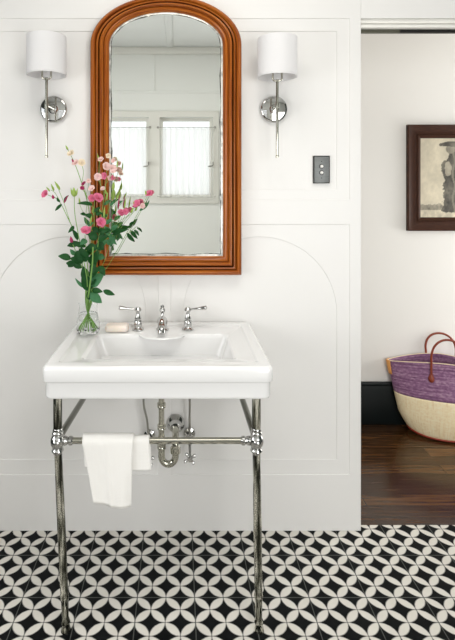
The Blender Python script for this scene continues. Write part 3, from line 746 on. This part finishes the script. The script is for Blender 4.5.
def bud(parent, c, d, L, r, m):
    d = Vector(d).normalized(); return obj('bud', lathe([(0, 0), (r * .6, L * .08), (r, L * .3), (r * .8, L * .6), (r * .35, L * .85), (0, L)], center=c, axis=d, seg=12), M[m], parent, 80)

YB = -0.166
stem_no = [0]
def flower(label, pts, foot, blooms=(), buds=(), leaves=(), side=(), r=.0017, group='cut flower stems in the glass vase'):
    """pts: (px, py, Y) from just above the vase mouth upward; foot: (dx, dy) of the cut end on the vase bottom"""
    i = stem_no[0]; stem_no[0] += 1; random.seed(100 + i)
    fl = math.hypot(*foot); foot = tuple(f * min(1.6, .036 / fl) for f in foot)
    fb = Vector((VCx + foot[0], VCy + foot[1], VZ + .013)); mouth = Vector((VCx - foot[0] * .25, VCy - foot[1] * .25, VZ + .100))
    root = empty('flower_stem', fb, label, 'flower', group)
    path = catmull([fb, mouth] + [P(*p) for p in pts], 8)
    bm = bmesh.new(); n = len(path); add_tube(bm, path, [r * (1.25 - .55 * k / n) for k in range(n)], 8)
    for s in side: add_tube(bm, catmull([P(*q) for q in s], 6), r * .62, 7)
    obj('stem', bm, M['stem'], root)
    for k, (x, y, Y, rr, m) in enumerate(blooms):
        blossom(root, P(x, y, Y), rr * 1.28, M[m], Vector((random.uniform(-.5, .5), -.7, random.uniform(.0, .7))), 6, 31 * i + k)
    for x0, y0, x1, y1, Y, rr, m in buds:
        a, b = P(x0, y0, Y), P(x1, y1, Y - .004); bud(root, a, b - a, (b - a).length, rr, m)
    for x0, y0, x1, y1, w, Y, m in leaves:
        bm = bmesh.new(); dy = random.uniform(-.022, .006)
        leaf_bm(bm, P(x0, y0, Y), P(x1, y1, Y + dy), w * (Y - CAM_Y) / F, random.uniform(.05, .16)); obj('leaf', bm, M[m], root, 80)
D, G, Lm = 'leaf_dark', 'leaf_mid', 'leaf_lime'
flower('flower stem leaning farthest left, single pink bloom and green buds at its tip',
       [(85, 280, -.16), (77, 240, -.15), (67, 216, -.145), (58, 200, -.14), (48, 195, -.14)], (.022, -.010),
       [(46, 194.5, -.14, .0135, 'pink')], [(53.5, 199, 52.5, 194.5, -.14, .006, 'magenta'), (60, 190, 54.5, 181, -.145, .0055, Lm), (54, 191, 51, 183.5, -.145, .0045, Lm), (50, 191.5, 46, 186.5, -.145, .0035, Lm), (64, 203, 68, 195, -.145, .004, 'magenta')],
       [(62, 204, 55, 211, 3.2, -.145, D), (64, 202, 69, 195, 3, -.145, D), (74, 226, 68, 233, 4, -.15, D), (60, 202, 57, 197, 3, -.145, D)],
       side=[[(70, 222, -.15), (64, 203, -.145), (58, 188, -.145)], [(60, 201, -.14), (55, 193, -.145), (51, 190, -.145)]])
flower('thin flower stem ending in one upright lime green bud', [(87, 280, -.215), (80, 243, -.19), (75, 215, -.165), (74.3, 196, -.165)], (.012, .014),
       [], [(74.2, 197, 73.8, 187, -.165, .009, Lm), (72.5, 196, 70.8, 187.5, -.165, .004, Lm), (76, 196, 77.5, 188, -.165, .004, Lm)],
       [(78, 240, 72, 229, 5, -.165, D), (79, 243, 67, 246, 6.5, -.165, D)])
flower('tallest flower stem, topped by faded cream blooms above the rest', [(90, 270, -.14), (91, 235, -.13), (88, 205, -.125), (80, 178, -.12), (74, 162, -.12), (68, 150, -.12)], (.004, -.020),
       [(71.5, 154, -.12, .013, 'cream'), (76, 163.5, -.12, .0125, 'pale'), (81.5, 163, -.12, .0125, 'cream')], [(68, 150, 65.5, 145, -.12, .004, Lm), (74, 163, 71.5, 158.5, -.12, .004, 'magenta')],
       [(90, 225, 84, 217, 4.5, -.125, G)], side=[[(82, 182, -.12), (83.5, 172, -.12), (81.5, 164, -.12)]])
flower('flower stem with a cluster of pale pink blooms in front of the mirror frame', [(93, 270, -.13), (99, 235, -.12), (103, 205, -.115), (106, 182, -.11), (107, 166, -.11)], (-.016, -.018),
       [(105.5, 167, -.11, .015, 'pale'), (112.5, 169, -.105, .014, 'pale'), (105, 176, -.11, .012, 'pink'), (98, 177, -.11, .013, 'pale'), (101, 160, -.115, .010, 'pale'), (108, 156, -.11, .009, 'cream'), (114, 161, -.105, .009, 'pale'), (110, 178, -.10, .010, 'pale'), (113.5, 178, -.105, .008, 'pink')],
       [(100, 163, 97, 153, -.11, .004, Lm), (117, 168, 117.5, 159, -.105, .003, Lm)], [(104, 205, 112, 200, 4, -.11, G), (101, 222, 108, 214, 4, -.11, G)],
       side=[[(105, 185, -.11), (110, 178, -.105), (112.5, 170, -.105)], [(104, 190, -.11), (100, 184, -.11), (98, 178, -.11)], [(101, 185, -.11), (99, 172, -.11), (99.5, 163, -.11)]])
flower('flower stem with the largest bright pink bloom, level with a dark sideways leaf', [(91, 265, -.165), (94, 230, -.165), (94, 212, -.165), (94.5, 200, -.165)], (-.008, .02),
       [(97.5, 198.5, -.17, .0165, 'pink'), (91.5, 198.5, -.165, .012, 'pink'), (92, 189, -.165, .011, 'pale'), (82, 188, -.16, .007, 'magenta')],
       [(106, 200, 108, 192, -.16, .004, Lm)], [(93, 205, 77, 203.5, 4.2, -.17, D), (93, 217, 84, 215, 5, -.165, D), (94, 212, 101, 207, 4, -.165, D), (95, 214, 103, 213, 4.5, -.165, D)],
       side=[[(93.5, 215, -.165), (92, 205, -.165), (91.5, 199, -.165)], [(92, 207, -.165), (87, 196, -.165), (82, 189, -.16)], [(92, 203, -.165), (92, 190, -.165)]])
flower('flower stem with a rounded pink bloom against the mirror frame edge', [(94, 270, -.185), (98, 245, -.185), (100, 225, -.185)], (-.020, .006),
       [(100.5, 222.5, -.19, .0155, 'pink')], [(104, 218, 104.5, 206, -.18, .004, Lm), (90, 224, 92, 215, -.18, .004, Lm)],
       [(97, 240, 88, 231, 9, -.185, D), (98, 240, 109, 236, 9, -.185, D), (99, 232, 108, 230, 7, -.185, D), (97, 246, 86, 252, 10, -.185, D), (96, 244, 104, 250, 10, -.18, D), (99, 232, 92, 227, 6, -.185, D)],
       side=[[(99, 236, -.185), (103, 226, -.18), (104, 217, -.18)], [(97, 240, -.185), (92, 230, -.18), (90.5, 223, -.18)]])
flower('short flower stem with a pink bloom above the big dark leaves', [(88, 275, -.2), (86, 250, -.2), (85, 235, -.2)], (.018, .010),
       [(85.3, 231.5, -.205, .0155, 'pink'), (89.5, 229.5, -.2, .009, 'pink')], [],
       [(86, 247, 71, 243, 6, -.2, D), (87, 240, 80, 245, 6.5, -.2, G), (87, 252, 77, 256, 12, -.2, D), (86, 262, 81, 247, 12, -.205, D), (90, 264, 98, 250, 10, -.19, D), (86, 256, 90, 244, 8, -.19, D)])
flower('short side stem with one small magenta bud left of the pink blooms', [(87, 282, -.19), (80, 262, -.19), (74, 247, -.19), (71, 241, -.19)], (.020, -.016),
       [], [(72, 243, 70.5, 236, -.19, .0068, 'magenta')],
       [(80, 262, 70, 258, 8, -.19, D), (71, 259, 58, 256, 7.5, -.19, D), (82, 268, 74, 264, 5, -.19, D), (76, 264, 66, 263, 7, -.19, D), (74, 264, 79, 269, 4, -.19, D), (76, 255, 70, 249, 5, -.19, G), (81, 264, 77, 250, 10, -.195, D), (74, 262, 68, 267, 6, -.19, D)],
       side=[[(81, 265, -.19), (72, 260, -.19), (66, 259, -.19)]])
flower('arching flower stem reaching farthest right over the mirror to a pink bloom', [(96, 280, -.10), (108, 266, -.085), (124, 238, -.08), (137, 215, -.08), (147, 197, -.08)], (-.024, -.004),
       [(149.5, 194, -.08, .0125, 'pink')], [(147, 196, 145, 190, -.08, .005, Lm), (141, 210, 144.5, 203, -.08, .004, 'magenta')],
       [(127, 233, 135, 242, 4.5, -.08, D), (130, 228, 134, 221, 4.5, -.08, D), (134, 230, 139, 236, 3.5, -.08, D), (140, 211, 147, 201, 3.2, -.08, G)],
       side=[[(127, 235, -.08), (134, 229, -.08), (137, 233, -.08)]], r=.0012)
flower('arching flower stem over the mirror, second from the right, ending in pink blooms', [(95, 278, -.12), (104, 262, -.10), (113, 236, -.10), (127, 217, -.10), (136, 206, -.10)], (-.020, -.012),
       [(137.5, 204, -.10, .0135, 'pink'), (142.5, 206, -.10, .009, 'pale')], [(137, 207, 131.5, 206, -.10, .0045, 'magenta'), (136, 208, 133, 201, -.10, .004, Lm)],
       [(112, 238, 104, 231, 5, -.1, G), (113, 235, 123, 229, 7, -.1, D), (114, 236, 110, 247, 5, -.1, G), (118, 233, 129, 229, 3.6, -.1, D)], r=.0012)
flower('flower stem rising at the left edge of the mirror glass to pink blooms', [(94, 268, -.14), (103, 246, -.12), (111, 232, -.11), (118, 222, -.105), (121, 214, -.105)], (-.010, -.022),
       [(120.5, 213, -.105, .012, 'pink'), (125, 212, -.105, .011, 'pink')], [(118, 210, 119.5, 195, -.105, .0035, 'magenta'), (113, 200, 113.5, 188, -.11, .009, Lm), (124, 210, 126, 196, -.105, .0035, Lm), (131, 213, 133.5, 207, -.105, .005, Lm)],
       [(111, 232, 104, 226, 4.5, -.11, G), (109, 236, 117, 245, 4.5, -.11, G), (111, 230, 118, 225, 5, -.11, G), (106, 243, 114, 240, 6, -.11, G)],
       side=[[(112, 231, -.11), (112, 214, -.11), (113, 200, -.11)], [(113, 230, -.105), (119, 212, -.105), (118, 208, -.105)], [(118, 222, -.105), (127, 216, -.105), (131, 212, -.105)]], r=.0012)
flower('leafy stem with broad dark leaves just above the vase mouth', [(89, 292, -.215), (90.5, 280, -.22), (92.5, 262, -.22), (93, 247, -.215)], (.006, .020),
       [], [], [(90, 291, 82, 274, 12, -.205, D), (90, 284, 103, 277, 12, -.2, G), (92, 283, 105, 272, 9, -.195, G), (92, 290, 103, 292, 6, -.205, D), (103, 290.5, 115, 295, 5.5, -.21, D), (90, 293, 102, 303, 9.5, -.205, G), (87, 288, 75, 278, 4, -.2, G), (90, 276, 100, 268, 11, -.2, D), (91, 285, 96, 276, 8, -.21, D), (89, 300, 90, 288, 6, -.2, D), (86, 280, 83, 266, 9, -.19, D), (92, 272, 97, 262, 8, -.19, D), (99, 266, 105, 276, 7, -.2, D)], r=.0032)

flower('bushy grey-green sprig of small leaves and pale buds in front of the mirror frame',
       [(94, 275, -.15), (99, 250, -.15), (105, 225, -.145), (110, 205, -.14), (113, 190, -.14)], (-.012, .016),
       [(103, 189, -.14, .008, 'pale'), (113, 172, -.14, .009, 'pale')], [(113, 190, 114, 181, -.14, .006, Lm), (107, 195, 104, 187, -.14, .004, Lm), (116, 200, 120, 192, -.14, .004, Lm), (102, 215, 98, 207, -.14, .004, Lm)],
       [(100, 246, 108, 240, 6, -.15, G), (103, 236, 96, 231, 5, -.15, D), (106, 224, 113, 219, 4.5, -.145, G), (107, 217, 101, 213, 4, -.145, D), (110, 206, 115, 202, 3.5, -.14, G), (103, 232, 112, 230, 5, -.15, D), (98, 255, 105, 258, 7, -.15, G)],
       side=[[(108, 212, -.14), (108, 202, -.14), (107, 195, -.14)], [(109, 210, -.14), (114, 205, -.14), (116, 200, -.14)], [(104, 228, -.14), (103, 221, -.14), (102, 215, -.14)], [(107, 205, -.14), (104, 196, -.14), (103, 190, -.14)], [(113, 190, -.14), (114, 180, -.14), (113, 172, -.14)]], r=.0012)
flower('wispy flower stem between the pink blooms carrying pale green side buds',
       [(90, 272, -.155), (90, 245, -.15), (86, 218, -.15), (87, 200, -.15), (84, 186, -.15)], (.010, -.014),
       [(84, 184, -.15, .008, 'magenta'), (88.5, 181, -.15, .008, 'pale')], [(80, 205, 79, 197, -.15, .004, Lm), (92, 213, 94, 206, -.15, .004, Lm)],
       [(89, 235, 83, 229, 5, -.15, D), (88, 226, 94, 222, 4.5, -.15, G), (86, 215, 80, 214, 4, -.15, D)],
       side=[[(86, 216, -.15), (82, 210, -.15), (80, 205, -.15)], [(88, 226, -.15), (91, 219, -.15), (92, 213, -.15)], [(86, 195, -.15), (88, 188, -.15), (88.5, 182, -.15)]], r=.0012)

# ------------------------------------------------------------------ hallway picture
PY = HY - 0.03
px0, pz1, pz0 = PXm(408.3, PY), PZm(124.5, PY), PZm(231, PY); pw = 0.50; px1 = px0 + pw
pic = empty('framed_photograph', ((px0 + px1) / 2, HY, pz0), 'sepia portrait photograph in a dark carved wooden frame on the hallway wall', 'picture')
fw = .082
def rloop(x0, x1, z0, z1, n=10):
    pts = []
    cs = [(x0, z0), (x0, z1), (x1, z1), (x1, z0)]
    for i in range(4):
        a, b = Vector(cs[i]), Vector(cs[(i + 1) % 4])
        for k in range(n): pts.append(tuple(a.lerp(b, k / n)))
    return pts
oloop, iloop = rloop(px0, px1, pz0, pz1), rloop(px0 + fw, px1 - fw, pz0 + fw, pz1 - fw)
obj('frame', frame_mesh(oloop, iloop, [(0, HY - .001), (0, PY + .004), (.04, PY), (.12, PY + .002), (.2, PY + .006), (.5, PY + .010), (.66, PY + .008), (.70, PY + .004), (.78, PY + .003), (.84, PY + .008), (.9, PY + .012), (1, PY + .016), (1, HY - .004)], 'pf'), M['old_wood'], pic, 30)
# beading along the inner edge
bm = bmesh.new(); off = fw * .76
for (a, b) in (((px0 + off, pz0 + off), (px0 + off, pz1 - off)), ((px0 + off, pz1 - off), (px1 - off, pz1 - off)), ((px1 - off, pz1 - off), (px1 - off, pz0 + off)), ((px1 - off, pz0 + off), (px0 + off, pz0 + off))):
    L = math.dist(a, b); n = int(L / .012)
    for k in range(n):
        p = Vector(a).lerp(Vector(b), (k + .5) / n); add_box(bm, p.x - .0035, p.x + .0035, PY - .001, PY + .01, p.y - .0035, p.y + .0035, .0014, 1)
obj('beading', bm, M['old_wood'], pic)
# sepia print of a robed standing figure
nx, nz = 84, 130; ix0, ix1, iz0, iz1 = px0 + fw - .002, px1 - fw + .002, pz0 + fw - .002, pz1 - fw + .002
bm = bmesh.new(); cl = bm.verts.layers.float_color.new('print'); V = []
def seg_d(p, a, b):
    p, a, b = Vector(p), Vector(a), Vector(b); t = max(0, min(1, (p - a).dot(b - a) / (b - a).length_squared)); return (p - a - (b - a) * t).length
def tone(u, v):
    nz_ = mnoise.noise(Vector((u * 5, v * 5, 1))) * .5 + mnoise.noise(Vector((u * 16, v * 18, 4))) * .35 + mnoise.noise(Vector((u * 50, v * 40, 9))) * .2
    g = .74 + .14 * nz_ - .10 * abs(u - .30) - .05 * v
    if v < .10: g = .70 + .4 * nz_                      # pale sand
    elif v < .17 + .06 * nz_: g = .46 + .45 * nz_          # scrub behind
    hw = .15 + .04 * math.sin(v * 11 + 1) + .10 * nz_ - (.03 if v < .35 else 0)
    if v > .66: hw *= max(.30, 1 - (v - .66) * 3.2)
    if abs(u - .56 + .03 * math.sin(v * 6)) < hw and .07 + .05 * nz_ < v < .90:
        g = .22 + .30 * nz_
        if ((u - .50) / .06) ** 2 + ((v - .60) / .10) ** 2 < 1 + nz_: g = .50 + .2 * nz_
        if abs(u - .60 - .02 * math.sin(v * 20)) < .018: g = .36
    if ((u - .545) / .085) ** 2 + ((v - .86) / .06) ** 2 < 1: g = .42 + .25 * nz_ - 1.2 * max(0, u - .56)
    if ((u - .55) / .20) ** 2 + ((v - .925 + .25 * (u - .55) ** 2) / .032) ** 2 < 1 + .8 * nz_: g = .20 + .25 * nz_   # broad hat brim
    if seg_d((u, v), (.76, .12), (.80, .82)) < .010: g = .20                                             # walking staff
    g = max(.03, min(.85, g)); return g
for j in range(nz + 1):
    row = []
    for i in range(nx + 1):
        u, v = i / nx, j / nz; w = bm.verts.new((ix0 + (ix1 - ix0) * u, PY + .0165, iz0 + (iz1 - iz0) * v)); g = tone(u, v) ** 1.55
        w[cl] = (g * 1.04, g * .93, g * .70, 1); row.append(w)
    V.append(row)
for j in range(nz):
    for i in range(nx): bm.faces.new((V[j][i], V[j][i + 1], V[j + 1][i + 1], V[j + 1][i]))
obj('photograph', bm, M['print'], pic)

# ------------------------------------------------------------------ woven market bag
BX, BY, BR = 1.538, 0.822, math.radians(-19)
bag = empty('woven_market_bag', (BX, BY, 0), 'purple and cream woven market bag with red leather handles on the hallway floor', 'bag')
def sup(t, a, b, e):
    c, s = math.cos(t), math.sin(t); return (math.copysign(abs(c) ** e, c) * a, math.copysign(abs(s) ** e, s) * b)
HB = 0.420
def bag_pt(t, h, ins=0):
    """h 0..1 up the bag"""
    q = h ** 0.85
    a = .172 + .040 * min(1, h / .22) ** .5 + (.293 - .212) * q; b = .096 + .018 * min(1, h / .22) ** .5 + .020 * math.sin(PI * min(1, h * 1.1)) - .018 * h
    e = 1.0 - .12 * (1 - h) + .28 * h ** 2
    x, y = sup(t, a - ins, b - ins, e)
    sag = -.020 * math.cos(2 * t) * h ** 2
    base = .035 * (abs(x) / .23) ** 2.4 * (1 - h) ** 3
    z = .006 + h * (HB - .006) + sag + base
    p = Vector((x, y, z)); p.rotate(Matrix.Rotation(BR, 3, 'Z')); return p + Vector((BX, BY, 0))
NT = 96
def bag_band(h0, h1, nh, ins=0, closed_bottom=False):
    bm = bmesh.new(); uvl = bm.loops.layers.uv.new('UVMap'); R = []
    hs = [h0 + (h1 - h0) * k / nh for k in range(nh + 1)]
    for h in hs: R.append([bm.verts.new(bag_pt(2 * PI * k / NT, h, ins)) for k in range(NT)])
    for j in range(nh):
        for k in range(NT):
            f = bm.faces.new((R[j][k], R[j][(k + 1) % NT], R[j + 1][(k + 1) % NT], R[j + 1][k]))
            for lp, (uu, vv) in zip(f.loops, ((k, hs[j]), (k + 1, hs[j]), (k + 1, hs[j + 1]), (k, hs[j + 1]))): lp[uvl].uv = (uu / NT, vv)
    if closed_bottom: bm.faces.new(R[0][::-1])
    return bm
HS = 0.535
o = obj('cream_base', bag_band(0, HS, 16, 0, True), M['cream_weave'], bag, 80)
sm = o.modifiers.new('thickness', 'SOLIDIFY'); sm.thickness = .004; sm.offset = -1
o['label'] = 'natural cream woven lower half'
o = obj('purple_band', bag_band(HS, 1, 16, 0), M['purple_weave'], bag, 80)
sm = o.modifiers.new('thickness', 'SOLIDIFY'); sm.thickness = .004; sm.offset = -1
o['label'] = 'purple woven upper half'
bm = bmesh.new(); add_tube(bm, [bag_pt(2 * PI * k / NT, 0.012, -.003) for k in range(NT + 1)], .0042, 8, False); obj('base_piping', bm, M['red_piping'], bag)
bm = bmesh.new(); add_tube(bm, [bag_pt(2 * PI * k / NT, 1.0, .001) + Vector((0, 0, .001)) for k in range(NT + 1)], .0024, 8, False); obj('rim_binding', bm, M['pale'] if False else M['cream_weave'], bag)
def T(v): v = Vector(v); v.rotate(Matrix.Rotation(BR, 3, 'Z')); return v + Vector((BX, BY, 0))
for s in (-1, 1):
    bm = bmesh.new(); tp = [bag_pt(PI if s < 0 else 0, h, -.004) for h in (.84, .9, .96, 1.0)]
    prev = None
    for h in (.80, .85, .90, .95, .99, 1.01):
        ring_ = [bag_pt((PI if s < 0 else 0) + a, h, -.0045) for a in (-.30, -.2, -.1, 0, .1, .2, .30)]
        cur = [bm.verts.new(p) for p in ring_]
        if prev: [bm.faces.new((prev[i], prev[i + 1], cur[i + 1], cur[i])) for i in range(6)]
        prev = cur
    o = obj('leather_tab', bm, M['tan_leather'], bag); sm = o.modifiers.new('thickness', 'SOLIDIFY'); sm.thickness = .004; sm.offset = 1
def anchor(s, xl, h=.84):
    """point on the bag's front (s=-1) or back (s=1) at local x"""
    best = min((math.radians(a / 2) * s for a in range(40, 320)), key=lambda t: abs(sup(t, .30, .1, 1.2)[0] - xl))
    return bag_pt(best, h, -.006 * (1 if s < 0 else 1))
for s, lean, hh in ((-1, -.01, .143), (1, .01, .120)):
    A, B = anchor(s, -.072), anchor(s, .092); mid = (A + B) / 2; hw = (B.x - A.x) / 2
    pts = [A - Vector((0, 0, .02)), A]
    for k in range(0, 15):
        t = PI * k / 14; c = math.cos(t)
        pts.append(Vector((mid.x - hw * c * (1 + .22 * math.sin(t)), A.y + (B.y - A.y) * (1 - c) / 2 + lean * math.sin(t), HB + .02 + hh * math.sin(t) ** .9)))
    pts += [B, B - Vector((0, 0, .02))]
    bm = bmesh.new(); add_tube(bm, catmull(pts, 4), .0062, 14)
    for q in (A, B): add_lathe(bm, [(0, -.034), (.010, -.032), (.016, -.022), (.016, -.008), (.011, .004), (.009, .012)], center=q, seg=14)
    obj('handle', bm, M['leather'], bag)
